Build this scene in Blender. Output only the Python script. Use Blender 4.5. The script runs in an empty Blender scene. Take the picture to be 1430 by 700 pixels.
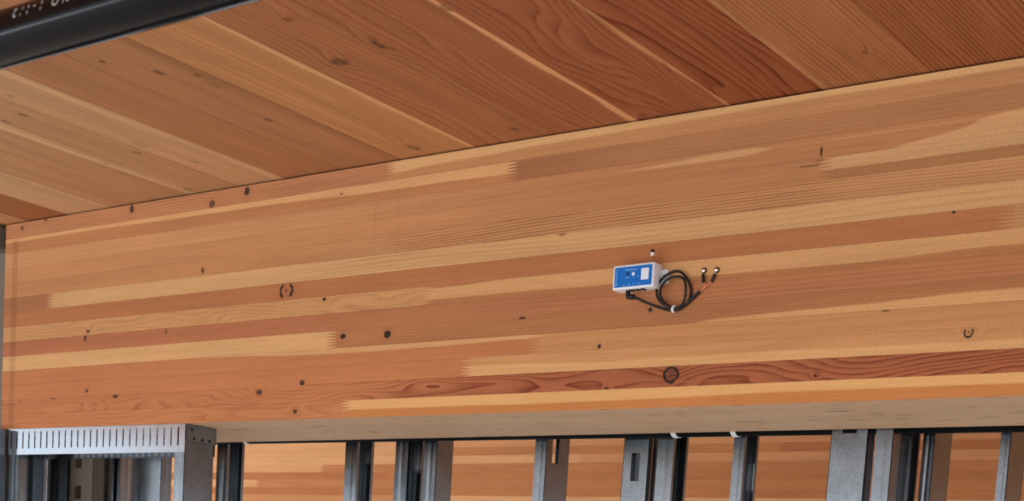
import bpy, bmesh, math, random
from mathutils import Vector, Matrix
random.seed(7)
S = bpy.context.scene
C = S.collection

# ------------------------------------------------------------ camera, world, lights, exposure
cam_data = bpy.data.cameras.new('camera')
cam = bpy.data.objects.new('camera', cam_data)
C.objects.link(cam)
F_PX, CX, CY = 2059.61, 769.448, 1095.372
cam_data.sensor_fit = 'HORIZONTAL'
cam_data.sensor_width = 36.0
cam_data.lens = F_PX / 1430 * 36
cam_data.shift_x = (715 - CX) / 1430
cam_data.shift_y = (CY - 350) / 1430
cam_data.clip_start = 0.05
pitch, yaw, roll = -0.1103038, 0.6137722, 0.0671535
fw = Vector((-math.sin(yaw) * math.cos(pitch), math.cos(yaw) * math.cos(pitch), math.sin(pitch)))
rt = Vector((math.cos(yaw), math.sin(yaw), 0))
up = rt.cross(fw)
rt2 = math.cos(roll) * rt + math.sin(roll) * up
up2 = math.cos(roll) * up - math.sin(roll) * rt
cam.matrix_world = Matrix(((rt2.x, up2.x, -fw.x, 0), (rt2.y, up2.y, -fw.y, -2.416275), (rt2.z, up2.z, -fw.z, -0.41172), (0, 0, 0, 1)))
cam_data.dof.use_dof = True
cam_data.dof.focus_distance = 3.0
cam_data.dof.aperture_fstop = 13
S.camera = cam

w = bpy.data.worlds.new('overcast_sky')
S.world = w
w.use_nodes = True
wn, wl = w.node_tree.nodes, w.node_tree.links
wn.clear()
tc = wn.new('ShaderNodeTexCoord'); sp = wn.new('ShaderNodeSeparateXYZ')
cr = wn.new('ShaderNodeValToRGB'); bg = wn.new('ShaderNodeBackground'); wo = wn.new('ShaderNodeOutputWorld')
wl.new(tc.outputs['Generated'], sp.inputs[0]); wl.new(sp.outputs['Z'], cr.inputs[0])
cr.color_ramp.elements[0].position = 0.0; cr.color_ramp.elements[0].color = (0.86, 0.93, 1.0, 1)
cr.color_ramp.elements[1].position = 1.0; cr.color_ramp.elements[1].color = (0.62, 0.78, 1.0, 1)
wl.new(cr.outputs[0], bg.inputs[0]); bg.inputs[1].default_value = 1.15
wl.new(bg.outputs[0], wo.inputs[0])

def area_light(name, loc, aim, sx, sy, power, color):
    ld = bpy.data.lights.new(name, 'AREA'); ld.shape = 'RECTANGLE'; ld.size = sx; ld.size_y = sy
    ld.energy = power; ld.color = color
    o = bpy.data.objects.new(name, ld); C.objects.link(o); o.location = loc
    o.rotation_euler = (Vector(aim) - Vector(loc)).to_track_quat('-Z', 'Y').to_euler()
    return o
# added unseen strip lamp: front fill and the highlight stripe on the black pipe
area_light('front_fill_strip', (-4.5, -7.5, -0.6), (-3.0, 0, 0.0), 15.0, 0.65, 170, (0.90, 0.95, 1.0))

# sun coming in low under the slab edge: it lights the floor, not the beam
sd = bpy.data.lights.new('sun', 'SUN'); sd.energy = 5.5; sd.angle = math.radians(1.0); sd.color = (1.0, .96, .90)
sun = bpy.data.objects.new('sun', sd); C.objects.link(sun)
sun.rotation_euler = Vector((.25, 1.0, -.42)).to_track_quat('-Z', 'Y').to_euler()

S.view_settings.view_transform = 'Standard'
S.view_settings.look = 'None'
S.view_settings.gamma = 1
S.view_settings.use_curve_mapping = False
S.view_settings.exposure = 0.29

# ------------------------------------------------------------ helpers
def link(name, me, parent=None, mats=()):
    o = bpy.data.objects.new(name, me)
    C.objects.link(o)
    if me is not None:
        for m in mats:
            me.materials.append(m)
    if parent is not None:
        o.parent = parent
    return o

def mesh_from(bm, name, smooth=False):
    bmesh.ops.recalc_face_normals(bm, faces=bm.faces)
    me = bpy.data.meshes.new(name)
    bm.to_mesh(me); bm.free()
    if smooth:
        for p in me.polygons:
            p.use_smooth = True
        me.set_sharp_from_angle(angle=math.radians(40))
    return me

def part(name, bm, mat, parent=None, smooth=False):
    return link(name, mesh_from(bm, name, smooth), parent, (mat,))

def tag(o, label, cat, group=None):
    o['label'] = label; o['category'] = cat
    if group: o['group'] = group
    return o

def thing(name, label, cat, loc=(0, 0, 0), group=None):
    o = bpy.data.objects.new(name, None); C.objects.link(o); o.location = loc
    o.empty_display_size = 0.1
    return tag(o, label, cat, group)

def box(bm, x0, x1, y0, y1, z0, z1, bevel=0.0):
    r = bmesh.ops.create_cube(bm, size=1)
    for v in r['verts']:
        v.co = Vector((x0 + (v.co.x + .5) * (x1 - x0), y0 + (v.co.y + .5) * (y1 - y0), z0 + (v.co.z + .5) * (z1 - z0)))
    if bevel:
        es = list({e for v in r['verts'] for e in v.link_edges})
        bmesh.ops.bevel(bm, geom=es, offset=bevel, segments=2, affect='EDGES', profile=0.5)
    return bm

def newbox(*a, **k):
    return box(bmesh.new(), *a, **k)

def catmull(pts, n=6):
    P = [Vector(p) for p in pts]
    out = []
    for i in range(len(P) - 1):
        p0 = P[max(i - 1, 0)]; p1 = P[i]; p2 = P[i + 1]; p3 = P[min(i + 2, len(P) - 1)]
        for k in range(n):
            t = k / n
            out.append(.5 * ((2 * p1) + (p2 - p0) * t + (2 * p0 - 5 * p1 + 4 * p2 - p3) * t * t + (3 * p1 - p0 - 3 * p2 + p3) * t ** 3))
    out.append(P[-1])
    return out

def tube(bm, pts, r, seg=10, cap=True):
    P = [Vector(p) for p in pts]
    rad = r if callable(r) else (lambda t: r)
    rings = []
    n0 = None
    for i, p in enumerate(P):
        d = (P[min(i + 1, len(P) - 1)] - P[max(i - 1, 0)]).normalized()
        if n0 is None:
            n0 = d.orthogonal().normalized()
        n0 = (n0 - d * n0.dot(d)).normalized()
        b = d.cross(n0)
        rr = rad(i / max(1, len(P) - 1))
        rings.append([bm.verts.new(p + (n0 * math.cos(a) + b * math.sin(a)) * rr) for a in [2 * math.pi * k / seg for k in range(seg)]])
    for a, b in zip(rings, rings[1:]):
        for k in range(seg):
            bm.faces.new((a[k], a[(k + 1) % seg], b[(k + 1) % seg], b[k]))
    if cap:
        bm.faces.new(rings[0][::-1]); bm.faces.new(rings[-1])
    return bm

def lathe(bm, prof, axis='Z', seg=20, at=(0, 0, 0)):
    """prof: list of (radius, height) along the axis"""
    rings = []
    for r, h in prof:
        ring = []
        for k in range(seg):
            a = 2 * math.pi * k / seg
            c, s = max(r, 1e-5) * math.cos(a), max(r, 1e-5) * math.sin(a)
            co = {'Z': (c, s, h), 'Y': (c, h, s), 'X': (h, c, s)}[axis]
            ring.append(bm.verts.new(Vector(co) + Vector(at)))
        rings.append(ring)
    for a, b in zip(rings, rings[1:]):
        for k in range(seg):
            bm.faces.new((a[k], a[(k + 1) % seg], b[(k + 1) % seg], b[k]))
    bm.faces.new(rings[0][::-1]); bm.faces.new(rings[-1])
    return bm

def sheet(us, zs, holes, place, th):
    """perforated sheet: grid of us x zs, cells whose centre lies in a hole (u0,u1,z0,z1) are left out; place(u,z) -> point"""
    bm = bmesh.new()
    us = sorted(set([round(u, 5) for u in us] + [round(h[i], 5) for h in holes for i in (0, 1) if us[0] < h[i] < us[-1]]))
    zs = sorted(set([round(z, 5) for z in zs] + [round(h[i], 5) for h in holes for i in (2, 3) if zs[0] < h[i] < zs[-1]]))
    V = {}
    def vert(i, j):
        if (i, j) not in V:
            V[i, j] = bm.verts.new(place(us[i], zs[j]))
        return V[i, j]
    for i in range(len(us) - 1):
        for j in range(len(zs) - 1):
            cu, cz = (us[i] + us[i + 1]) / 2, (zs[j] + zs[j + 1]) / 2
            if any(h[0] < cu < h[1] and h[2] < cz < h[3] for h in holes):
                continue
            bm.faces.new((vert(i, j), vert(i + 1, j), vert(i + 1, j + 1), vert(i, j + 1)))
    bmesh.ops.recalc_face_normals(bm, faces=bm.faces)
    bmesh.ops.solidify(bm, geom=list(bm.faces), thickness=th)
    return bm

def text_mesh(txt, size, spacing=1.0, extrude=0.0):
    cu = bpy.data.curves.new('lettering', 'FONT')
    cu.body = txt; cu.size = size; cu.space_character = spacing; cu.align_x = 'CENTER'; cu.align_y = 'CENTER'; cu.extrude = extrude
    cu.resolution_u = 3
    o = bpy.data.objects.new('lettering', cu); C.objects.link(o)
    dg = bpy.context.evaluated_depsgraph_get()
    me = bpy.data.meshes.new_from_object(o.evaluated_get(dg))
    bpy.data.objects.remove(o); bpy.data.curves.remove(cu)
    return me

# ------------------------------------------------------------ materials
def hexlin(h):
    h = h.lstrip('#')
    c = [int(h[i:i + 2], 16) / 255 for i in (0, 2, 4)]
    return [x / 12.92 if x <= .04045 else ((x + .055) / 1.055) ** 2.4 for x in c]

class G:
    """small node-graph writer"""
    def __init__(s, name):
        s.m = bpy.data.materials.new(name); s.m.use_nodes = True
        s.t = s.m.node_tree; s.n = s.t.nodes; s.n.clear()
        s.out = s.n.new('ShaderNodeOutputMaterial')
        s.b = s.n.new('ShaderNodeBsdfPrincipled')
        s.t.links.new(s.b.outputs[0], s.out.inputs[0])
    def put(s, sock, v):
        if hasattr(v, 'is_linked'):
            s.t.links.new(v, sock)
        elif isinstance(v, (tuple, list)):
            sock.default_value = tuple(v) + ((1,) if len(v) == 3 and len(sock.default_value) == 4 else ())
        else:
            sock.default_value = v
    def math(s, op, a, b=0.0, c=0.0):
        n = s.n.new('ShaderNodeMath'); n.operation = op
        s.put(n.inputs[0], a); s.put(n.inputs[1], b); s.put(n.inputs[2], c)
        return n.outputs[0]
    def add(s, *a):
        r = a[0]
        for x in a[1:]: r = s.math('ADD', r, x)
        return r
    def mul(s, *a):
        r = a[0]
        for x in a[1:]: r = s.math('MULTIPLY', r, x)
        return r
    def sstep(s, v, lo, hi, t0=0.0, t1=1.0):
        n = s.n.new('ShaderNodeMapRange'); n.interpolation_type = 'SMOOTHSTEP'
        s.put(n.inputs['Value'], v); s.put(n.inputs['From Min'], lo); s.put(n.inputs['From Max'], hi)
        n.inputs['To Min'].default_value = t0; n.inputs['To Max'].default_value = t1
        return n.outputs[0]
    def vec(s, x, y, z):
        n = s.n.new('ShaderNodeCombineXYZ'); s.put(n.inputs[0], x); s.put(n.inputs[1], y); s.put(n.inputs[2], z)
        return n.outputs[0]
    def noise(s, v, scale=1.0, detail=2.0, rough=.5):
        n = s.n.new('ShaderNodeTexNoise'); s.put(n.inputs['Vector'], v)
        n.inputs['Scale'].default_value = scale; n.inputs['Detail'].default_value = detail; n.inputs['Roughness'].default_value = rough
        return n.outputs[0]
    def mix(s, f, a, b, mode='MIX'):
        n = s.n.new('ShaderNodeMix'); n.data_type = 'RGBA'; n.blend_type = mode
        s.put(n.inputs[0], f); s.put(n.inputs[6], a); s.put(n.inputs[7], b)
        return n.outputs[2]
    def scale(s, col, f):
        n = s.n.new('ShaderNodeVectorMath'); n.operation = 'SCALE'
        s.put(n.inputs[0], col); s.put(n.inputs['Scale'], f)
        return n.outputs[0]
    def curve(s, u, pts, u0, u1, v0, v1):
        """piecewise-linear function of u given as points"""
        n = s.n.new('ShaderNodeFloatCurve')
        cv = n.mapping.curves[0]
        P = [((u - u0) / (u1 - u0), (v - v0) / (v1 - v0)) for u, v in pts]
        P = [(0, P[0][1])] + [p for p in P if 0.0005 < p[0] < .9995] + [(1, P[-1][1])]
        cv.points[0].location = P[0]; cv.points[-1].location = P[-1]
        for p in P[1:-1]:
            cv.points.new(*p)
        for p in cv.points: p.handle_type = 'AUTO_CLAMPED' if len(P) > 3 else 'VECTOR'
        n.mapping.update()
        f = s.math('DIVIDE', s.math('SUBTRACT', u, u0), u1 - u0)
        s.put(n.inputs['Value'], f); n.inputs['Factor'].default_value = 1
        return s.add(s.mul(n.outputs[0], v1 - v0), v0)
    def coords(s):
        t = s.n.new('ShaderNodeTexCoord'); p = s.n.new('ShaderNodeSeparateXYZ')
        s.t.links.new(t.outputs['Object'], p.inputs[0])
        return p.outputs[0], p.outputs[1], p.outputs[2]
    def set(s, **k):
        for a, v in k.items():
            s.put(s.b.inputs[{'color': 'Base Color', 'rough': 'Roughness', 'metal': 'Metallic', 'spec': 'Specular IOR Level', 'coat': 'Coat Weight', 'normal': 'Normal'}[a]], v)
        return s.m

WOOD_GAIN = 1.0
def wood(name, axis, base, base2=None, grad=(0, 1), light=None, bands=(), ring=(60, 1, 1, 12, .08), rc=None, knots=(),
         seed=0.0, v0=0.0, vh=.038, ulim=(-4.0, 1.6), dark_bands=(), soft=.05, gain=1.0, mottle=.42, desat=.03):
    """sawn softwood. axis 'X': grain runs along X, face in XZ; 'Y': grain along Y, face in XY."""
    g = G(name)
    x, y, z = g.coords()
    u, v, d = (x, z, y) if axis == 'X' else (y, x, z)
    vl = g.math('DIVIDE', g.math('SUBTRACT', v, v0), vh)
    freq, amp, su, sv, con = ring
    off = seed * 7.31
    n1 = g.noise(g.vec(g.add(g.mul(u, su), off), g.add(g.mul(v, sv), off * .37), g.mul(d, sv)), 1.0, 1.5, .35)
    gr = g.add(g.mul(v, freq), g.mul(d, freq * .6), g.mul(g.math('SUBTRACT', n1, .5), amp * 3.2))
    wob = g.noise(g.vec(g.mul(u, 90), g.mul(v, 130), off), 1.0, 2)
    halo = None; core = None
    for ku, kv, a, b, kind, dk in knots:
        du = g.math('DIVIDE', g.math('SUBTRACT', u, ku), a); dv = g.math('DIVIDE', g.math('SUBTRACT', v, kv), b)
        r2 = g.add(g.mul(du, du), g.mul(dv, dv))
        r = g.mul(g.math('SQRT', r2), g.add(.7, g.mul(wob, .6)))
        far = g.math('EXPONENT', g.mul(r2, -.16))
        gr = g.add(gr, g.mul(far, 1.3))
        h = g.mul(g.math('EXPONENT', g.mul(r2, -.42)), .35 * dk)
        halo = h if halo is None else g.math('MAXIMUM', halo, h)
        if kind == 0:
            c = g.add(g.mul(g.sstep(r, .55, 1.05, 1, 0), dk), g.mul(g.sstep(r, .1, .45, 1, 0), -.15))
        else:
            c = g.mul(g.sstep(r, .66, .84), g.sstep(r, .98, 1.15, 1, 0), dk)
            if kind == 1:
                c = g.add(g.mul(c, .75), g.mul(g.sstep(r, .9, 1.02, 1, 0), .30), g.mul(g.sstep(r, .05, .22, 1, 0), .3))
            if kind == 2:
                c = g.mul(c, g.sstep(g.math('ABSOLUTE', du), .38, .62))
                c = g.add(c, g.mul(g.sstep(r, .05, .25, 1, 0), .6))
            if kind == 3:
                c = g.mul(c, g.sstep(dv, .3, .75, 1, 0))
                c = g.add(c, g.mul(g.sstep(r, .08, .3, 1, 0), .7))
        c = g.math('MINIMUM', g.math('MAXIMUM', g.mul(c, 1.3), 0.0), 1.0)
        core = c if core is None else g.math('MAXIMUM', core, c)
    fr = g.math('FRACT', gr)
    line = g.mul(g.math('POWER', fr, 2.6), g.sstep(fr, .93, 1.0, 1, 0))
    contrast = con if rc is None else g.curve(u, rc, ulim[0], ulim[1], 0, 1)
    broken = g.noise(g.vec(g.add(g.mul(u, 5), off), g.mul(v, 110), off), 1.0, 2)
    line = g.math('MINIMUM', g.mul(line, contrast, g.sstep(broken, .25, .65, .7, 1.9)), 1.0)
    def tone(hx):
        c = hexlin(hx); lum = .2126 * c[0] + .7152 * c[1] + .0722 * c[2]
        return [k * (1 - desat) + lum * desat for k in c]
    b1 = tone(base); b2 = tone(base2 or base); lt = tone(light or base)
    col = b1
    if base2 and base2 != base:
        col = g.mix(g.sstep(u, grad[0], grad[1]), b1, b2)
    wv = g.add(vl, g.mul(g.math('SUBTRACT', g.noise(g.vec(g.add(g.mul(u, 3.0), off), g.mul(v, 20), 3.3), 1.0, 2), .5), .22))
    mask = None
    for lo, hi in bands:
        def ev(s):
            return s if isinstance(s, (int, float)) else g.curve(u, s, ulim[0], ulim[1], -.5, 1.5)
        a = ev(lo); b = ev(hi)
        m = g.mul(g.sstep(wv, g.math('SUBTRACT', a, soft), g.math('ADD', a, soft)), g.sstep(wv, g.math('SUBTRACT', b, soft), g.math('ADD', b, soft), 1, 0))
        mask = m if mask is None else g.math('MAXIMUM', mask, m)
    if mask is not None:
        col = g.mix(mask, col, lt)
        line = g.mul(line, g.math('SUBTRACT', 1.0, g.mul(mask, .55)))
    # slow mottling, fibres, fine speckle
    mott = g.noise(g.vec(g.add(g.mul(u, 2.2), off), g.add(g.mul(v, 26), off), g.mul(d, 26)), 1.0, 3)
    fib = g.noise(g.vec(g.add(g.mul(u, 9), off), g.mul(v, 620), g.mul(d, 620)), 1.0, 2)
    spk = g.noise(g.vec(g.mul(u, 300), g.mul(v, 420), g.mul(d, 420)), 1.0, 2, .8)
    f = g.add(1.0, g.mul(g.math('SUBTRACT', mott, .5), mottle), g.mul(g.math('SUBTRACT', fib, .5), .35), g.mul(g.math('SUBTRACT', spk, .5), .85))
    for c0, hw, st, lo, hi in dark_bands:
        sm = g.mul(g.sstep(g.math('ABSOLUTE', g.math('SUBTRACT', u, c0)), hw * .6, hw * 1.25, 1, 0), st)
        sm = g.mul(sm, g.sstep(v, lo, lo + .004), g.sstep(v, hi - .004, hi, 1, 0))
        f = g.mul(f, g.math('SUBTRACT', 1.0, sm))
    col = g.scale(col, g.mul(f, WOOD_GAIN * gain))
    dark = g.mix(1.0, col, (.46, .28, .18), 'MULTIPLY')
    col = g.mix(line, col, dark)
    if halo is not None:
        kd = g.mix(1.0, col, (.55, .36, .26), 'MULTIPLY')
        col = g.mix(halo, col, kd)
        col = g.mix(core, col, (.020, .010, .006))
    bump = g.n.new('ShaderNodeBump'); bump.inputs['Strength'].default_value = .12; bump.inputs['Distance'].default_value = .001
    g.put(bump.inputs['Height'], g.math('SUBTRACT', fib, g.mul(line, .6)))
    g.set(color=col, rough=.62, spec=.22, normal=bump.outputs[0])
    return g.m

def plain(name, col, rough=.5, metal=0.0, spec=.5, var=.0, vs=60):
    g = G(name)
    c = hexlin(col) if isinstance(col, str) else col
    if var:
        t = g.n.new('ShaderNodeTexCoord')
        n = g.noise(t.outputs['Object'], vs, 3)
        c = g.scale(c, g.add(1 - var / 2, g.mul(n, var)))
    g.set(color=c, rough=rough, metal=metal, spec=spec)
    return g.m

def galvanised(name, col, rough, var=.25):
    g = G(name)
    t = g.n.new('ShaderNodeTexCoord')
    vo = g.n.new('ShaderNodeTexVoronoi'); vo.inputs['Scale'].default_value = 190
    g.put(vo.inputs['Vector'], t.outputs['Object'])
    sx = g.n.new('ShaderNodeSeparateColor'); g.put(sx.inputs[0], vo.outputs['Color'])
    n = g.noise(t.outputs['Object'], 14, 4)
    c = g.scale(hexlin(col), g.add(1 - var * .75, g.mul(sx.outputs[0], var * .5), g.mul(n, var)))
    g.set(color=c, rough=g.add(rough - .06, g.mul(n, .12)), metal=1.0)
    return g.m

STEEL = galvanised('galvanised_steel', '#858B90', .22, .4)
STEEL_LIGHT = galvanised('slotted_steel', '#C4CAD2', .13, .12)
STEEL_EDGE = galvanised('bare_steel', '#D8D8D4', .28, .1)
BLACK_PIPE = plain('black_abs_plastic', '#06070B', .14, spec=.12, var=.5, vs=30)
MATTE_PIPE = plain('matte_black_plastic', '#08090B', .65, spec=.1)
WHITE_INK = plain('white_ink', '#B5B3AE', .6)
BLACK_RUBBER = plain('black_rubber', '#0B0A0B', .45, spec=.4)
WHITE_PLASTIC = plain('white_plastic', '#E4E7EC', .4, var=.03)
BLUE_FILM = plain('blue_label_film', '#006CC6', .4, spec=.3, var=.08)
DEEP_BLUE = plain('deep_blue_plastic', '#062C78', .35)
PALE_BLUE = plain('pale_blue_print', '#8CC8FF', .5)
STICKER = plain('sticker_white', '#E6EAF2', .5)
AMBER = plain('amber_plastic', '#B07A48', .35)
COPPER = plain('copper_wire', '#E08B62', .3, metal=.6)
SCREW = plain('zinc_screw', '#EDE9E2', .22, metal=1.0)
DARK_HOLE = plain('dark_recess', '#0A0807', .8)

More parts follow.
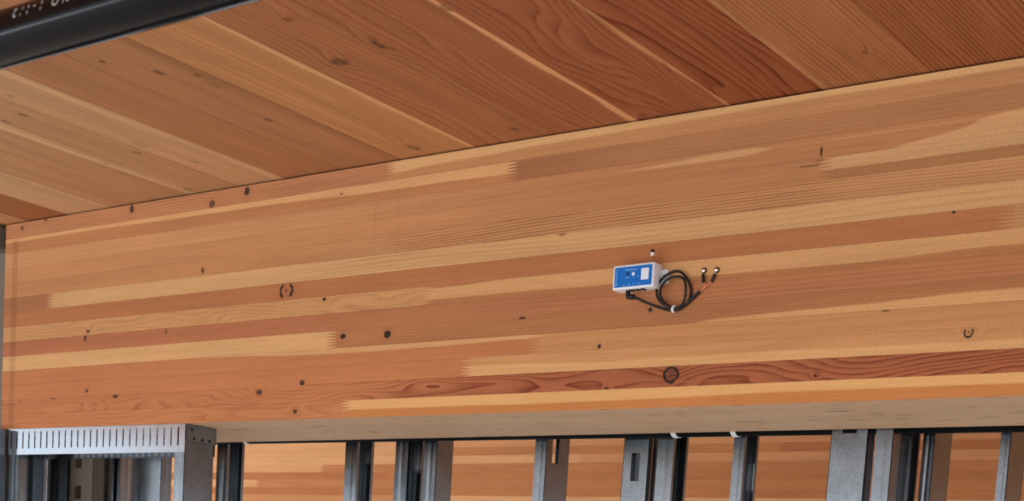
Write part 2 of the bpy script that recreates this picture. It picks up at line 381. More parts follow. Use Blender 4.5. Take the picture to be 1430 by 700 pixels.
# ------------------------------------------------------------ measured boards: lamination index, ends, tones, light bands, grain, knots
BOARDS = [
    {'k': 0, 'a': -3.589, 'b': -2.323, 'base': '#BF7A49', 'base2': '#BF7A49', 'g': (0, 1), 'light': '#BF7A49', 'bands': [], 'ring': (70, 2.6, 2.2, 22, 0.25), 'rc': None, 'knots': [(-2.4778, 0.0181, 0.008, 0.0064, 0, 0.7)]},
    {'k': 0, 'a': -2.323, 'b': 1.5, 'base': '#C47D42', 'base2': '#C47D42', 'g': (0, 1), 'light': '#DAA465', 'bands': [([(-2.323, 0.45), (-1.8893, 0.42), (-1.5459, 0.47), (-0.8215, 0.53)], 2)], 'ring': (50, 1, 1.5, 10, 0.05), 'rc': None, 'knots': []},
    {'k': 1, 'a': -3.589, 'b': 1.5, 'base': '#BD7747', 'base2': '#A8603A', 'g': (-2.3954, -1.8558), 'light': '#BD7747', 'bands': [], 'ring': (75, 4.0, 3.0, 15, 0.6), 'rc': [(-3.5637, 0.35), (-2.4175, 0.35), (-2.0825, 0.7), (-0.8254, 0.8)], 'knots': [(-2.5968, 0.0649, 0.0118, 0.0081, 0, 0.7), (-3.1135, 0.0733, 0.0112, 0.007, 0, 0.7), (-1.4908, 0.0596, 0.0164, 0.0152, 1, 0.75), (-1.6342, 0.0396, 0.0042, 0.0024, 0, 0.8), (-1.1929, 0.0465, 0.0035, 0.0025, 0, 0.85), (-3.3659, 0.0759, 0.0121, 0.0037, 0, 0.6)]},
    {'k': 2, 'a': -3.589, 'b': -1.9868, 'base': '#BE7847', 'base2': '#BE7847', 'g': (0, 1), 'light': '#BE7847', 'bands': [], 'ring': (60, 1, 1, 12, 0.09), 'rc': None, 'knots': [(-2.4594, 0.0808, 0.009, 0.0079, 0, 0.75), (-3.2279, 0.0895, 0.0072, 0.0045, 0, 0.7)]},
    {'k': 2, 'a': -1.9868, 'b': 1.5, 'base': '#C88F59', 'base2': '#C88F59', 'g': (0, 1), 'light': '#D6A167', 'bands': [(-1, [(-1.9868, 0.55), (-1.5525, 0.42), (-1.115, 0.42), (-0.8293, 0.4)])], 'ring': (60, 1.5, 1.2, 14, 0.12), 'rc': None, 'knots': [(-0.9219, 0.1063, 0.0079, 0.0087, 3, 0.9)]},
    {'k': 3, 'a': -3.589, 'b': -1.8154, 'base': '#BC7746', 'base2': '#BC7746', 'g': (0, 1), 'light': '#D39D66', 'bands': [([(-2.9299, 1.05), (-2.6776, 0.93), (-2.3786, 0.72), (-2.0883, 0.72), (-1.8154, 0.78)], 2)], 'ring': (60, 1, 1, 12, 0.08), 'rc': None, 'knots': []},
    {'k': 3, 'a': -1.8154, 'b': 1.5, 'base': '#C08752', 'base2': '#C08752', 'g': (0, 1), 'light': '#C08752', 'bands': [], 'ring': (70, 1.2, 1.2, 12, 0.12), 'rc': None, 'knots': [(-1.6577, 0.1204, 0.005, 0.0048, 0, 0.85), (-1.0719, 0.1504, 0.0091, 0.0022, 0, 0.55)]},
    {'k': 4, 'a': -3.589, 'b': -2.3747, 'base': '#D3A169', 'base2': '#D3A169', 'g': (0, 1), 'light': '#D3A169', 'bands': [], 'ring': (60, 1, 0.8, 12, 0.06), 'rc': None, 'knots': []},
    {'k': 4, 'a': -2.3747, 'b': 1.5, 'base': '#AF7346', 'base2': '#AF7346', 'g': (0, 1), 'light': '#CF9A62', 'bands': [(-1, [(-1.5273, -0.05), (-1.4043, 0.12), (-1.07, 0.36), (-0.8371, 0.5)])], 'ring': (150, 1.2, 0.7, 10, 0.24), 'rc': None, 'knots': [(-2.3405, 0.1764, 0.0086, 0.0062, 0, 0.9), (-2.2099, 0.1738, 0.0113, 0.0098, 0, 0.85), (-1.8499, 0.1855, 0.0108, 0.0022, 0, 0.85), (-1.5473, 0.1821, 0.0056, 0.0046, 0, 0.85)]},
    {'k': 5, 'a': -3.589, 'b': 1.5, 'base': '#B26E46', 'base2': '#B5754A', 'g': (-2.6345, -2.055), 'light': '#B26E46', 'bands': [], 'ring': (110, 1.2, 0.6, 9, 0.14), 'rc': [(-3.5703, 0.06), (-2.094, 0.08), (-1.7276, 0.2), (-0.841, 0.25)], 'knots': [(-3.2404, 0.2218, 0.0052, 0.0107, 0, 0.7), (-2.9296, 0.2203, 0.0032, 0.0085, 0, 0.6)]},
    {'k': 6, 'a': -3.589, 'b': -2.1008, 'base': '#CB955F', 'base2': '#CB955F', 'g': (0, 1), 'light': '#CB955F', 'bands': [], 'ring': (85, 3, 3.4, 18, 0.24), 'rc': None, 'knots': [(-2.4027, 0.2602, 0.0066, 0.0046, 0, 0.8), (-3.2296, 0.2372, 0.0072, 0.0044, 0, 0.8)]},
    {'k': 6, 'a': -2.1008, 'b': 1.5, 'base': '#B57849', 'base2': '#B57849', 'g': (0, 1), 'light': '#D09C65', 'bands': [([(-2.1008, 0.25), (-1.6634, 0.22), (-1.4111, 0.2), (-1.143, 0.2), (-0.8449, 0.36)], [(-2.1008, 0.85), (-1.9074, 0.95), (-1.6634, 1.2), (-0.8449, 1.2)])], 'ring': (80, 1, 0.8, 10, 0.07), 'rc': None, 'knots': []},
    {'k': 7, 'a': -3.589, 'b': -0.8779, 'base': '#B57446', 'base2': '#B57446', 'g': (0, 1), 'light': '#B57446', 'bands': [], 'ring': (60, 0.8, 0.7, 8, 0.06), 'rc': None, 'knots': [(-2.5231, 0.2873, 0.0206, 0.0158, 2, 0.9), (-0.9672, 0.3028, 0.0037, 0.0029, 0, 0.85)]},
    {'k': 7, 'a': -0.8779, 'b': 1.5, 'base': '#C38E5B', 'base2': '#C38E5B', 'g': (0, 1), 'light': '#C38E5B', 'bands': [], 'ring': (180, 1, 1, 8, 0.3), 'rc': None, 'knots': []},
    {'k': 8, 'a': -3.589, 'b': -3.3897, 'base': '#A86F48', 'base2': '#A86F48', 'g': (0, 1), 'light': '#A86F48', 'bands': [], 'ring': (60, 1, 1, 12, 0.08), 'rc': None, 'knots': []},
    {'k': 8, 'a': -3.3897, 'b': 1.5, 'base': '#D1A16A', 'base2': '#D1A16A', 'g': (0, 1), 'light': '#D1A16A', 'bands': [], 'ring': (130, 1.8, 1.0, 13, 0.17), 'rc': [(-3.4199, 0.06), (-2.5714, 0.12), (-2.2641, 0.24), (-1.8062, 0.2), (-0.8527, 0.15)], 'knots': [(-1.7643, 0.3409, 0.0104, 0.0034, 0, 0.5)]},
    {'k': 9, 'a': -3.589, 'b': 1.5, 'base': '#BF8553', 'base2': '#C18B5A', 'g': (-2.5739, -2.185), 'light': '#BF8553', 'bands': [], 'ring': (175, 2.0, 1.1, 8, 0.5), 'rc': [(-3.5769, 0.06), (-2.7651, 0.16), (-2.2669, 0.3), (-2.1055, 0.7), (-1.2489, 0.7), (-1.1407, 0.4), (-0.8566, 0.42)], 'knots': [(-2.8069, 0.3537, 0.0063, 0.0083, 0, 0.6)]},
    {'k': 10, 'a': -3.589, 'b': -1.2086, 'base': '#C08655', 'base2': '#B47C4E', 'g': (-2.3114, -1.5789), 'light': '#C08655', 'bands': [], 'ring': (100, 0.8, 0.6, 8, 0.1), 'rc': None, 'knots': [(-1.2395, 0.4077, 0.0249, 0.0013, 0, 0.6), (-1.2198, 0.4175, 0.011, 0.0061, 0, 0.25)]},
    {'k': 10, 'a': -1.2086, 'b': 1.5, 'base': '#A87347', 'base2': '#A87347', 'g': (0, 1), 'light': '#C59663', 'bands': [([(-1.2086, 0.42), (-1.0794, 0.4), (-0.8605, 0.45)], 2)], 'ring': (80, 0.8, 0.8, 8, 0.08), 'rc': None, 'knots': []},
    {'k': 11, 'a': -3.589, 'b': 1.5, 'base': '#C58D5B', 'base2': '#B57B4D', 'g': (-2.8955, -1.5822), 'light': '#CA9764', 'bands': [([(-1.6961, 0.7), (-1.5195, 0.6), (-1.3694, 0.6), (-1.3049, 0.78)], [(-1.6961, 0.7), (-1.5195, 0.8), (-1.3694, 0.92), (-1.3049, 0.79)]), (-1, [(-1.1745, -0.2), (-1.0831, 0.1), (-0.9588, 0.5), (-0.8644, 0.9)])], 'ring': (90, 1, 0.7, 9, 0.1), 'rc': None, 'knots': [(-1.2182, 0.4293, 0.0021, 0.0097, 0, 0.8)]},
    {'k': 12, 'a': -3.589, 'b': -1.8984, 'base': '#B5794A', 'base2': '#B5794A', 'g': (0, 1), 'light': '#D19C66', 'bands': [([(-3.5818, 0.75), (-2.772, 0.7), (-2.446, 0.6), (-2.2751, 0.5), (-2.1141, 0.48), (-1.8984, 0.4)], 2)], 'ring': (80, 1, 0.8, 10, 0.08), 'rc': None, 'knots': [(-2.3661, 0.4813, 0.0039, 0.0023, 0, 0.7)]},
    {'k': 12, 'a': -1.8984, 'b': 1.5, 'base': '#A26A43', 'base2': '#AE774B', 'g': (-1.8894, -1.554), 'light': '#A26A43', 'bands': [], 'ring': (130, 1.2, 0.8, 9, 0.16), 'rc': None, 'knots': []},
    {'k': 13, 'a': -3.589, 'b': -2.2265, 'base': '#BC7F53', 'base2': '#BC7F53', 'g': (0, 1), 'light': '#BC7F53', 'bands': [], 'ring': (150, 1.5, 1.8, 12, 0.5), 'rc': [(-3.5835, 0.4), (-2.2265, 0.5)], 'knots': [(-3.5179, 0.5175, 0.0078, 0.0073, 0, 0.6), (-3.4176, 0.5314, 0.0091, 0.0072, 0, 0.55), (-3.0744, 0.5215, 0.0095, 0.0111, 0, 0.7), (-2.7836, 0.5033, 0.0124, 0.0098, 0, 0.6), (-2.6661, 0.5198, 0.0095, 0.0112, 0, 0.75)]},
    {'k': 13, 'a': -2.2265, 'b': 1.5, 'base': '#BC8453', 'base2': '#BC8453', 'g': (0, 1), 'light': '#D4A36B', 'bands': [([(-2.2265, 0.35), (-2.1169, 0.5), (-1.9285, 0.55), (-1.5888, 0.62), (-1.2909, 0.7), (-0.8722, 0.72)], 2)], 'ring': (90, 1, 0.7, 9, 0.1), 'rc': None, 'knots': []},
]
CEILING_KNOTS = [(-1.9299, -0.4651, 0.0189, 0.0149, 0.7), (-1.8792, -0.6409, 0.0086, 0.0096, 0.6), (-1.8136, -0.4946, 0.0086, 0.0182, 0.7), (-1.6112, -0.5604, 0.0071, 0.0142, 0.6), (-2.2815, -0.5728, 0.0083, 0.0123, 0.7), (-2.3367, -0.6554, 0.0084, 0.0066, 0.7), (-2.2246, -0.5311, 0.0069, 0.0097, 0.6), (-2.2349, -0.4808, 0.006, 0.0172, 0.4), (-2.2833, -0.2988, 0.0077, 0.0112, 0.6), (-2.123, -0.0448, 0.0123, 0.0179, 0.6), (-1.8583, -0.0524, 0.0061, 0.0152, 0.6), (-2.7437, -0.5354, 0.0096, 0.0107, 0.6), (-2.6685, -0.6166, 0.006, 0.0086, 0.45), (-2.8175, -0.5264, 0.0067, 0.0094, 0.5), (-2.7225, -0.2665, 0.0085, 0.0106, 0.5), (-2.6521, -0.1674, 0.0067, 0.0092, 0.5), (-2.672, -0.3015, 0.0098, 0.0208, 0.3), (-2.8589, -0.2438, 0.0073, 0.0046, 0.7), (-2.8372, -0.0265, 0.0115, 0.0123, 0.6), (-1.0953, -0.1182, 0.006, 0.0083, 0.5)]
CABLE_CORD = [(-1.574, 0.2055), (-1.5457, 0.1917), (-1.518, 0.182), (-1.4941, 0.1766), (-1.4758, 0.1806), (-1.4615, 0.1926), (-1.4588, 0.213), (-1.4682, 0.233), (-1.4847, 0.2459), (-1.5032, 0.2447), (-1.5225, 0.2332), (-1.5306, 0.2182), (-1.5258, 0.1995), (-1.5073, 0.1853), (-1.4881, 0.1788), (-1.4719, 0.1881), (-1.4647, 0.2108), (-1.471, 0.2306), (-1.49, 0.2359), (-1.5082, 0.2308), (-1.5195, 0.2174), (-1.5181, 0.2016), (-1.5043, 0.1864), (-1.4863, 0.1767), (-1.467, 0.1852), (-1.4528, 0.1971), (-1.44, 0.2071)]

# ------------------------------------------------------------ structure: floor, ceiling
H = 14 * .038
CZ = H + .0035
def struct(o):
    o['kind'] = 'structure'; return o
g = G('concrete_floor')
t = g.n.new('ShaderNodeTexCoord')
n = g.noise(t.outputs['Object'], 1.3, 5)
g.set(color=g.scale((.62, .60, .57), g.add(.85, g.mul(n, .3))), rough=.8)
struct(part('floor', newbox(-25, 25, -25, 25, -2.25, -2.05), g.m))

wood_back = wood('ceiling_backing_wood', 'Y', '#7A4A2C', seed=3, v0=-10, vh=20)
ceiling = struct(part('ceiling', newbox(-7.65, 6.0, -5.0, 6.0, CZ + .036, CZ + .2), wood_back))
# seams along X, colour of the plank that starts there, ring settings, light strip at its left or right edge
PL = [(-3.333, '#C79A68', (70, 1.5, .9, 9, 0.16), None),
      (-3.179, '#B98452', (80, 1.3, .8, 9, 0.19), ('L', .10, '#CDA06D')),
      (-3.010, '#B88353', (80, 1.3, .8, 9, 0.22), ('R', .14, '#CFA270')),
      (-2.855, '#B98655', (70, 1.5, .9, 9, 0.19), ('L', .12, '#C79863')),
      (-2.700, '#C2905F', (70, 1.5, .9, 8, 0.14), ('R', .2, '#CB9C68')),
      (-2.550, '#AC7143', (60, 1.6, .9, 8, 0.19), None),
      (-2.375, '#AE7446', (70, 1.8, 1.1, 9, 0.22), ('R', .10, '#A2693D')),
      (-2.200, '#B9814F', (70, 1.6, 1.0, 9, 0.22), ('R', .06, '#D09D69')),
      (-2.000, '#A86B42', (60, 2.4, 1.5, 9, 0.43), None),
      (-1.800, '#A3643E', (60, 2.6, 1.5, 9, 0.41), ('R', .035, '#DCA06B')),
      (-1.608, '#9E5D39', (50, 4.2, 2.2, 7, 0.49), ('R', .03, '#CE8F5C')),
      (-1.410, '#96532F', (45, 2.8, 1.6, 8, 0.68), None),
      (-1.228, '#AB7044', (115, 2.0, 1.2, 8, 0.57), ('L', .06, '#B98255')),
      (-1.031, '#9E5F38', (110, 2.2, 1.3, 8, 0.68), None),
      (-.815, '#AD7349', (80, 1.6, 1.0, 8, 0.27), None),
      (-.620, '#A2653E', (70, 1.8, 1.0, 8, 0.41), None)]
xs = [p[0] for p in PL]
left = [round(-3.333 - .168 * k, 4) for k in range(25, 0, -1)]
right = [round(-.620 + .195 * k, 4) for k in range(1, 12)]
tones = ['#A0673D', '#B8814F', '#A96E43', '#C08D5B', '#9E5F38']
mono = [wood('ceiling_plank_%s' % i, 'Y', tc_, seed=20 + i, ring=(70, 1.8, 1.1, 9, .25), v0=-.1, vh=.2) for i, tc_ in enumerate(['#9C6238', '#B8814F', '#A96E43', '#BD8A58', '#A2633B'])]
allx = left + xs + right
for i, x0 in enumerate(allx[:-1]):
    x1 = allx[i + 1]; xc = (x0 + x1) / 2; wd = x1 - x0
    bm = bmesh.new()
    hw = wd / 2 - .0004
    dz = random.uniform(-.0006, .0006)
    c = .0014
    prof = [(-hw, .035), (-hw, c), (-hw + c, 0), (hw - c, 0), (hw, c), (hw, .035)]
    a = [bm.verts.new((px, -4.95, pz + dz)) for px, pz in prof]
    b = [bm.verts.new((px, 5.95, pz + dz)) for px, pz in prof]
    bm.faces.new(a); bm.faces.new(b[::-1])
    for k in range(6):
        bm.faces.new((a[k], a[(k + 1) % 6], b[(k + 1) % 6], b[k]))
    P = next((p for p in PL if p[0] == x0), None)
    if P:
        _, base, ring, strip = P
        bands = (); light = None
        if strip:
            light = strip[2]
            bands = [(-1, strip[1])] if strip[0] == 'L' else [(1 - strip[1], 2)]
        kn = [(ky, kx - xc, b_ * 1.15, a_ * 1.1, 0, dk * .62) for kx, ky, a_, b_, dk in CEILING_KNOTS if x0 <= kx < x1]
        mat = wood('ceiling_plank_wood', 'Y', base, light=light, bands=bands, ring=ring, knots=kn, seed=40 + i * 1.7, v0=-hw, vh=2 * hw, soft=.025, mottle=.6, desat=.12 if x0 < -2.3 else .05)
    else:
        mat = mono[i % 5] if x0 > -3 or i != len(left) - 1 else mono[0]
    o = part('plank', bm, mat, ceiling)
    o.location = (xc, 0, CZ)

# ------------------------------------------------------------ glulam beam with finger-jointed laminations
BW = .3146
LAM = .038
def lam_mesh(x0, x1, z0, jl, jr, y0=0.0, y1=BW, two_mats=False, gap=.00012):
    """board x0..x1, lower edge z0; jl / jr: interlocking finger joint at that end"""
    z1 = z0 + LAM - gap; z0 = z0 + gap
    nf = 6; fl = .013
    def zig(x, up_):
        zs = [z0 + (z1 - z0) * k / nf for k in range(nf + 1)]
        pts = []
        for k in range(nf):
            zm = (zs[k] + zs[k + 1]) / 2; q = (z1 - z0) / nf * .08
            pts += [(x - fl, zs[k] + q * (k > 0)), (x + fl, zm - q), (x + fl, zm + q)]
            if k == nf - 1: pts.append((x - fl, zs[k + 1]))
            else: pts.append((x - fl, zs[k + 1] - q))
        return pts if up_ else pts[::-1]
    lp = zig(x0, False) if jl else [(x0, z1), (x0, z0)]
    rp = zig(x1, True) if jr else [(x1, z0), (x1, z1)]
    prof = []
    for p in lp + rp:
        if not prof or (abs(p[0] - prof[-1][0]) + abs(p[1] - prof[-1][1])) > 1e-6:
            prof.append(p)
    bm = bmesh.new()
    a = [bm.verts.new((px, y0, pz)) for px, pz in prof]
    b = [bm.verts.new((px, y1, pz)) for px, pz in prof]
    fr = bm.faces.new(a); bk = bm.faces.new(b[::-1])
    for k in range(len(prof)):
        f = bm.faces.new((a[k], a[(k + 1) % len(prof)], b[(k + 1) % len(prof)], b[k]))
        if two_mats and abs(prof[k][1] - z0) < 1e-6 and abs(prof[(k + 1) % len(prof)][1] - z0) < 1e-6:
            f.material_index = 1
    bm.normal_update()
    bmesh.ops.triangulate(bm, faces=[fr, bk], ngon_method='EAR_CLIP')
    return bm

beam = thing('glulam_beam', 'large laminated timber beam crossing the picture, carrying the blue sensor box', 'beam')
# the underside: grain runs along X, width along Y
def soffit_material():
    g = G('cool_lit_soffit_wood')
    x, y, z = g.coords()
    n1 = g.noise(g.vec(g.mul(x, 1.6), g.mul(y, 14), 0), 1.0, 3)
    n2 = g.noise(g.vec(g.mul(x, 8), g.mul(y, 300), 2), 1.0, 2)
    n3 = g.noise(g.vec(g.mul(x, 420), g.mul(y, 420), 4), 1.0, 1)
    ck = g.noise(g.vec(g.mul(x, 13), g.mul(y, 95), 9), 1.0, 1)
    f = g.add(1.0, g.mul(g.math('SUBTRACT', n1, .5), .35), g.mul(g.math('SUBTRACT', n2, .5), .3), g.mul(g.math('SUBTRACT', n3, .5), .4))
    col = g.scale(hexlin('#C2A284'), f)  # grey of the cool light from below is put into the wood colour
    col = g.mix(g.mul(g.sstep(ck, .67, .73), .85), col, (.05, .035, .025))
    g.set(color=col, rough=.75, spec=.15)
    return g.m
SOFFIT = soffit_material()
PENCIL = {9: 1, 10: 1, 11: 1}
for i, b in enumerate(BOARDS):
    k = b['k']; z0 = k * LAM
    st = [(-3.545, .013, .20, -1, 13 * LAM)]  # darker upright band near the left end, below the top lamination
    if k in PENCIL:
        st += [(-2.262, .0012, .16, -1, 1), (-2.195, .0012, .12, -1, 1)]
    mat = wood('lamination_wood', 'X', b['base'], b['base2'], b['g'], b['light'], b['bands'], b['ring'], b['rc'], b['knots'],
               seed=i * 1.37 + 2, v0=z0, vh=LAM, dark_bands=st)
    bm = lam_mesh(b['a'], b['b'], z0, b['a'] > -3.5, b['b'] < 1.4, two_mats=(k == 0))
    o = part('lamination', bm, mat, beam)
    if k == 0:
        o.data.materials.append(SOFFIT)

# the parallel beam of the next bay, seen between the studs
beam2 = thing('glulam_beam', 'farther laminated timber beam behind the metal studs, below the near beam', 'beam', (-2.5, 3.15, 0))
bt = ['#E0A06A', '#CB8550', '#E8AE74', '#D89660', '#CF8A55', '#EBB27A', '#C57E4C']
bmats = [wood('far_lamination_wood', 'X', c, seed=90 + j, ring=(80, 1.2, .8, 9, .15), v0=0, vh=1, gain=1.15) for j, c in enumerate(bt)]
for k in range(14):
    cuts = [-6.5] + [random.uniform(-4.5, -1.2), random.uniform(-.6, 3.0)] + [4.4]
    for j in range(3):
        bm = lam_mesh(cuts[j], cuts[j + 1], k * LAM, j > 0, j < 2)
        part('lamination', bm, bmats[(k * 3 + j * 2 + (k // 3)) % 7], beam2)

# ------------------------------------------------------------ steel column at the left end
GREY = plain('column_grey_paint', '#6E6558', .6, var=.2, vs=20)
col = thing('steel_column', 'grey steel column at the left edge holding the beam end', 'column', (-3.78, .15, -2.05))
part('shaft', newbox(-.17, .178, -.12, -.07, 0, 2.05 + H, bevel=.006), GREY, col)
part('cap_plate', newbox(-.17, .180, -.165, -.12, 2.05 + .472, 2.05 + H - .003, bevel=.003), plain('cap_plate_grey', '#5E5A52', .6, var=.2), col)

# ------------------------------------------------------------ metal studs
def lipped_stud(label, x, y, turn=0.0, flange=.041, depth=.0635, open_dir=1, holes=(), z0=-2.05, z1=H - .01, group=None, mat=None):
    """C stud. Before turning: front flange faces -Y at y=0, web runs back along +Y at x=0, flanges point to open_dir * X."""
    t = thing('metal_stud', label, 'stud', (x, y, z0), group)
    t.rotation_euler = (0, 0, turn)
    m = mat or STEEL
    h = z1 - z0
    th = .0012
    hl = [(a, b, c - z0, d - z0) for a, b, c, d in holes]
    bmw = sheet([0, depth], [0, h], hl, lambda u, zz: Vector((0, u, zz)), th)
    part('web', bmw, m, t)
    for yy, s in ((0, 1), (depth, -1)):
        bm = bmesh.new()
        o_ = open_dir
        # flange with a returned lip and a shallow stiffening groove
        prof = [(0, 0), (flange * .30, 0), (flange * .5, .0010 * s), (flange * .70, 0), (flange, 0), (flange, .009 * s)]
        a = [bm.verts.new((px * o_, yy + py, 0)) for px, py in prof]
        b = [bm.verts.new((px * o_, yy + py, h)) for px, py in prof]
        for k in range(5):
            bm.faces.new((a[k], a[k + 1], b[k + 1], b[k]))
        bmesh.ops.recalc_face_normals(bm, faces=bm.faces)
        bmesh.ops.solidify(bm, geom=list(bm.faces), thickness=th)
        part('flange', bm, m, t)
    return t
KO = lambda c, d, wv: [(d / 2 - wv / 2, d / 2 + wv / 2, a, b) for a, b in c]

# behind the beam, from left to right
lipped_stud('dark narrow metal stud right behind the slotted wall end, leftmost under the beam', -3.2378, .45, depth=.0635, holes=())
lipped_stud('slim metal stud under the beam, just left of the blue sheened pair', -2.7455, .45, holes=KO([(-.030, .072)], .0635, .036))
lipped_stud('metal stud with a blue sheen, left half of the thicker pair', -2.5707, .45, holes=KO([(-.052, .05)], .0635, .036))
lipped_stud('dark metal stud fixed back to back behind the blue sheened stud', -2.452, .47, open_dir=-1, flange=.041)
lipped_stud('wide metal stud left of the centre, closed web turned right with a tall slot', -2.0968, .45, depth=.092, open_dir=-1, flange=.034, holes=[(.024, .050, -.04, .062)])
lipped_stud('metal stud below the sensor with its web turned forward and a dark rectangular slot', -1.8826, .455, turn=-math.pi / 2, depth=.0675, open_dir=-1, holes=KO([(-.085, -.022)], .0675, .023))
lipped_stud('narrow metal stud close to the right of the slotted web below the sensor', -1.7942, .46, depth=.0635)
lipped_stud('single slim metal stud with a short slot, right of the sensor cable', -1.5951, .45, flange=.026, depth=.0635, holes=KO([(-.098, -.042)], .0635, .034))
lipped_stud('broad flat metal stud right against the beam with a dark notch at its top', -1.311, .331, turn=-math.pi / 2, depth=.078, open_dir=-1, flange=.034, holes=KO([(-.0055, .08)], .078, .030))
lipped_stud('narrower metal stud touching the right side of the broad notched stud', -1.1795, .331, depth=.0400, open_dir=-1, flange=.036)
lipped_stud('thin dark metal stud just behind and right of the two studs against the beam', -1.214, .45, flange=.025, depth=.04)
lipped_stud('metal stud with a dark blue flange and grey web near the right edge', -1.1427, .45, depth=.092, open_dir=-1, flange=.024)
lipped_stud('metal stud at the right edge of the picture, rightmost of all', -.9894, .45, depth=.092, open_dir=-1, flange=.02)

lipped_stud('dark metal stud close behind the one with the rectangular slot, glimpsed through that slot', -1.943, .56, turn=-math.pi / 2, depth=.075, open_dir=-1, mat=plain('dull_dark_steel', '#4A4C4E', .5, metal=1.0))

# behind the slotted frame on the left
lipped_stud('metal stud with two square slots seen inside the slotted frame', -3.925, .47, turn=-math.pi / 2, depth=.112, open_dir=-1, holes=[(.024, .056, -.045, -.015), (.024, .056, -.138, -.098)], mat=plain('primed_steel', '#7A6E60', .5, spec=.3, var=.2))
lipped_stud('bright bluish metal stud in the middle of the slotted frame', -3.8634, .52, flange=.075, depth=.03, mat=STEEL_LIGHT)
lipped_stud('broad dark metal stud at the right inside the slotted frame', -3.845, .58, turn=-math.pi / 2, depth=.212, open_dir=-1, flange=.041)
lipped_stud('dark metal stud at the left inside the slotted frame', -3.99, .40, depth=.092, flange=.05)

# ------------------------------------------------------------ slotted track frame under the left of the beam
tr = thing('slotted_track', 'bright slotted deflection track fixed under the left end of the beam', 'track', (-3.2, .0475, 0))
TX0, TX1 = -3.555, -2.848
slots = [(TX0 + .012 + .0258 * k - .0026, TX0 + .012 + .0258 * k + .0026, -.052, -.008) for k in range(27)]
def flange_at(y):
    return sheet([TX0, TX1], [-.068, -.0004], slots, lambda u, zz: Vector((u + 3.2, y - .0475, zz)), .0012)
part('front_flange', flange_at(.001), STEEL_LIGHT, tr)
part('rear_flange', flange_at(.0965), STEEL_LIGHT, tr)
part('track_web', newbox(TX0 + 3.2, TX1 + 3.2, -.0460, .0485, -.0020, -.0006), STEEL, tr)
ec = part('end_clip', newbox(TX1 + 3.2 + .0008, TX1 + 3.2 + .003, -.044, .049, -.040, -.0008), STEEL, tr)
for yy, zz in ((-.028, -.012), (-.02, -.033), (.006, -.033), (.028, -.033)):
    bm = lathe(bmesh.new(), [(.0035, 0), (.0035, .0012), (.0015, .002)], 'X', 10, (TX1 + 3.2 + .003, yy, zz))
    part('screw_head', bm, plain('dark_screw', '#22262A', .4, metal=.8), ec)

lipped_stud('metal stud at the right end of the slotted track, its broad dark web facing right', -2.8505, .004, depth=.0905, open_dir=-1, flange=.036, z1=-.004, mat=STEEL)
lipped_stud('metal stud at the left end of the slotted track', -3.553, .004, depth=.0905, flange=.038, z1=-.004, mat=STEEL)
lipped_stud('metal stud with square holes below the steel column, cut by the left edge', -3.640, -.03, turn=-math.pi / 2, depth=.078, open_dir=-1, flange=.03, z1=-.001,
            holes=[(.056, .070, -.148, -.105), (.056, .070, -.235, -.19)])

# ------------------------------------------------------------ drain pipe behind the beam, with straps
dp = thing('drain_pipe', 'thin black drain pipe running behind the lower edge of the beam', 'pipe', (-2.0, .400, .027))
bm = bmesh.new()
tube(bm, [(-2.2, 0, .0085), (3.4, 0, -.010)], .024, 20)
part('pipe_tube', bm, MATTE_PIPE, dp, True)
for xx in (-3.0606, -1.7111, -1.5638):
    lx = xx + 2.0
    zc = .0012 - lx * .0033
    bm = bmesh.new()
    lathe(bm, [(.0243, -.006), (.0258, -.006), (.0258, .006), (.0243, .006)], 'X', 20, (lx, 0, zc))
    part('strap', bm, WHITE_PLASTIC, dp, True)

# ------------------------------------------------------------ black pipe at upper left
PA = Vector((-1.3114, -1.5449, .1004)); PR = .024
fp = thing('plumbing_pipe', 'thick shiny black pipe with white print across the upper left corner', 'pipe', PA)
part('pipe_tube', tube(bmesh.new(), [(-3.6, 0, 0), (2.6, 0, 0)], PR, 40), BLACK_PIPE, fp, True)
me = text_mesh('NO 1-1/2', .0130, 1.7)
th0 = math.radians(18)
for vtx in me.vertices:
    tx, ty = vtx.co.x, vtx.co.y
    a = th0 - ty / PR            # letter top points down the pipe, so it reads upside down from here
    r = PR + .0003
    vtx.co = Vector((-tx + .095, -r * math.cos(a), r * math.sin(a)))
link('lettering', me, fp, (WHITE_INK,))

# ------------------------------------------------------------ sensor box
sn = thing('sensor_box', 'small blue and white electronic sensor box screwed to the beam face', 'sensor', (-1.5712, 0, .2393))
sn.rotation_euler = (0, -.0135, 0)
SW, SH, SD = .0915 / 2, .0448 / 2, .030
part('housing', newbox(-SW, SW, -SD, -.0004, -SH, SH, bevel=.0022), WHITE_PLASTIC, sn, True)
face = part('face_label', newbox(-SW + .0042, SW - .0045, -SD - .0006, -SD + .001, -SH + .0040, SH - .0042, bevel=.0004), BLUE_FILM, sn)
YF = -SD - .0007
part('sticker', newbox(.0178, .0345, YF - .0003, YF + .0003, -.0085, .0125), STICKER, face)
def flat_text(txt, size, x, z, rot, mat, name='lettering'):
    me = text_mesh(txt, size)
    c, s_ = math.cos(rot), math.sin(rot)
    for vtx in me.vertices:
        tx, ty = vtx.co.x, vtx.co.y
        vtx.co = Vector((x + tx * c - ty * s_, YF - .0004, z + tx * s_ + ty * c))
    return link(name, me, face, (mat,))
flat_text('WallSense', .0066, -.0050, .0122, 0, PALE_BLUE)
flat_text('Omnisense', .0062, -.0368, .001, math.pi / 2, PALE_BLUE)
bm = bmesh.new()
vs = [bm.verts.new(p) for p in ((-.0395, YF - .0003, -.0125), (-.0340, YF - .0003, -.0125), (-.0368, YF - .0003, -.0165))]
bm.faces.new(vs)
part('arrow_mark', bm, PALE_BLUE, face)
part('button', lathe(bmesh.new(), [(.0030, YF + .0002), (.0030, YF - .0008), (.0022, YF - .0012)], 'Y', 16, (-.0125, 0, .0045)), DEEP_BLUE, face)
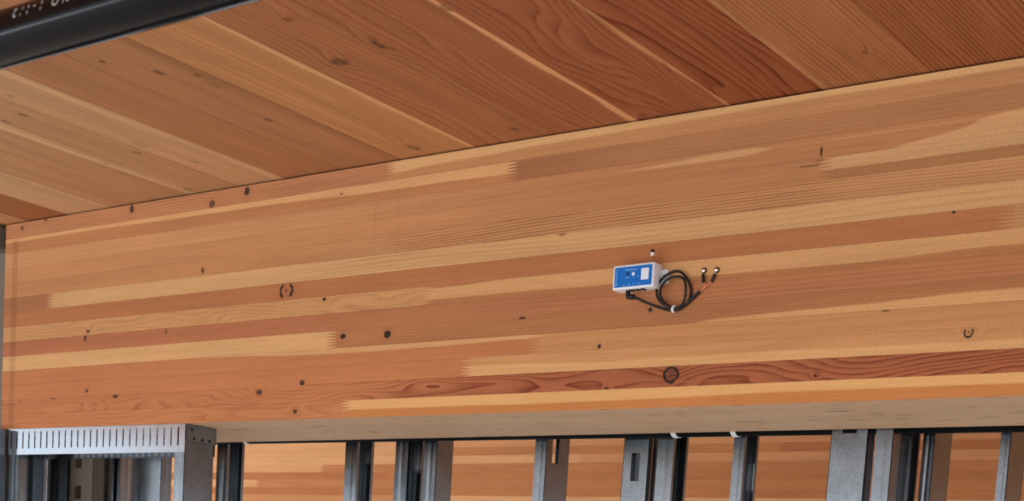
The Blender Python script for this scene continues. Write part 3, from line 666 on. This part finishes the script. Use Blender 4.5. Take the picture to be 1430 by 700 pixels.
part('indicator_light', lathe(bmesh.new(), [(.0034, YF + .0002), (.0034, YF - .0010), (.0020, YF - .0016)], 'Y', 16, (.0008, 0, .0040)), plain('clear_lens', '#DDF2FF', .2), face)
for xx, zz, ww in ((-.0125, -.0015, .0045), (.0008, -.0014, .001), (.0115, -.001, .002), (-.0200, -.0155, .0022), (-.0085, -.0148, .0026), (.0020, -.0145, .0020), (.0130, -.0142, .0026)):
    part('caption_mark', newbox(xx - ww, xx + ww, YF - .0002, YF + .0002, zz - .0005, zz + .0005), PALE_BLUE, face)
# mounting ear on the right
bm = bmesh.new()
pts = []
ex, ez, ew, eh = SW - .001, .0, .0165, .0130
pts = [(ex, ez + eh)] + [(ex + ew - .006 + .006 * math.cos(math.radians(90 - 18 * k)), ez + eh - .006 + .006 * math.sin(math.radians(90 - 18 * k))) for k in range(6)]
pts += [(ex + ew - .006 + .006 * math.cos(math.radians(-18 * k)), ez - eh + .006 + .006 * math.sin(math.radians(-18 * k))) for k in range(6)] + [(ex, ez - eh)]
a = [bm.verts.new((px, -.0035, pz)) for px, pz in pts]; b = [bm.verts.new((px, -.0003, pz)) for px, pz in pts]
bm.faces.new(a); bm.faces.new(b[::-1])
for k in range(len(pts)):
    bm.faces.new((a[k], a[(k + 1) % len(pts)], b[(k + 1) % len(pts)], b[k]))
ear = part('mounting_ear', bm, WHITE_PLASTIC, sn)
bm = lathe(bmesh.new(), [(.0032, -.0034), (.0032, -.0048), (.0022, -.0056)], 'Y', 16, (ex + .0078, 0, .0005))
part('screw', bm, plain('dark_screw_head', '#2A2826', .35, metal=.8), ear)
# antenna
an = part('antenna', lathe(bmesh.new(), [(.0034, 0), (.0034, .0135), (.0026, .0145)], 'Z', 16, (.0333, -.020, SH - .001)), AMBER, sn, True)
part('antenna_collar', lathe(bmesh.new(), [(.0036, .0142), (.0036, .0205)], 'Z', 16, (.0333, -.020, SH - .001)), STICKER, an, True)
part('antenna_cap', lathe(bmesh.new(), [(.0037, .0205), (.0037, .0250), (.0022, .0265)], 'Z', 16, (.0333, -.020, SH - .001)), BLACK_RUBBER, an, True)
for xx in (-.0070, .0050, .0172):
    part('port', newbox(xx - .0036, xx + .0036, -.0245, -.0130, -SH - .0020, -SH + .001, bevel=.0004), BLACK_RUBBER, sn)

# ------------------------------------------------------------ probe cable
cb = thing('probe_cable', 'black coiled probe cable plugged into the sensor box and ending in two wires', 'cable', (-1.52, 0, .19))
def cpt(p, y):
    return (p[0] + 1.52, y, p[1] - .19)
PLG = [(-1.5885, .2165), (-1.5882, .2085), (-1.5865, .2050), (-1.5740, .2040)]
bm = bmesh.new()
tube(bm, catmull([cpt(p, -.0175) for p in PLG], 6), .0047, 12)
part('plug', bm, BLACK_RUBBER, cb, True)
CORD = CABLE_CORD
n = len(CORD)
pts = []
for i, p in enumerate(CORD):
    yv = -.0165 if i == 0 else -.012 if i == 1 else -.0042 - (.0045 if 9 <= i <= 14 else 0) - (.0085 if 16 <= i <= 22 else 0) - (.003 if i in (7, 8, 15, 23) else 0)
    pts.append(cpt(p, yv))
pts[0] = cpt((-1.5745, .2040), -.0175)
part('cord', tube(bmesh.new(), catmull(pts, 8), .0024, 10), BLACK_RUBBER, cb, True)
# strain relief where the wires leave the jacket
part('sleeve', tube(bmesh.new(), [cpt((-1.4545, .1955), -.0042), cpt((-1.4395, .2075), -.0042)], .0030, 10), BLACK_RUBBER, cb, True)
bm = bmesh.new()
lathe(bm, [(.0050, -.0016), (.0066, -.0016), (.0066, .0016), (.0050, .0016)], 'X', 18, (0, 0, 0))
bmesh.ops.rotate(bm, verts=bm.verts, matrix=Matrix.Rotation(.35, 3, 'Y'))
bmesh.ops.translate(bm, verts=bm.verts, vec=Vector(cpt((-1.4900, .1790), -.0085)))
bm2 = bm
box(bm2, *[v for v in (1.4900 * 0 + .0285, .0310, -.0120, -.0105, -.0190, -.0120)])
part('zip_tie', bm2, WHITE_PLASTIC, cb)
W1 = [(-1.44, .2071), (-1.430, .2148), (-1.4273, .2178), (-1.4334, .2233)]
W2 = [(-1.44, .2071), (-1.4271, .2158), (-1.4163, .2236)]
for wv in (W1, W2):
    part('wire', tube(bmesh.new(), catmull([cpt(p, -.0042) for p in wv], 6), .0011, 8), COPPER, cb, True)
for a_, b_ in (((-1.4334, .2228), (-1.4355, .2382)), ((-1.4165, .2228), (-1.4098, .2368))):
    part('sleeve', tube(bmesh.new(), [cpt(a_, -.0042), cpt(b_, -.0042)], .0027, 10), BLACK_RUBBER, cb, True)
for cx_, cz_ in ((-1.4352, .2450), (-1.4084, .2440)):
    bm = bmesh.new()
    lathe(bm, [(.0030, -.0030), (.0052, -.0030), (.0052, -.0008), (.0030, -.0008)], 'Y', 20, cpt((cx_, cz_), 0))
    part('ring_terminal', bm, plain('tinned_terminal', '#4A423A', .35, metal=.9), cb, True)
for (cx_, cz_), lab in (((-1.4352, .2450), 'bright round screw holding the left wire end to the beam'), ((-1.4084, .2440), 'bright round screw holding the right wire end to the beam')):
    bm = lathe(bmesh.new(), [(.0016, .012), (.0016, -.0030), (.0040, -.0032), (.0036, -.0052), (.0018, -.0064)], 'Y', 18)
    o = part('screw', bm, SCREW, None, True)
    o.location = (cx_, 0, cz_)
    tag(o, lab, 'screw', 'screws of the probe wires')
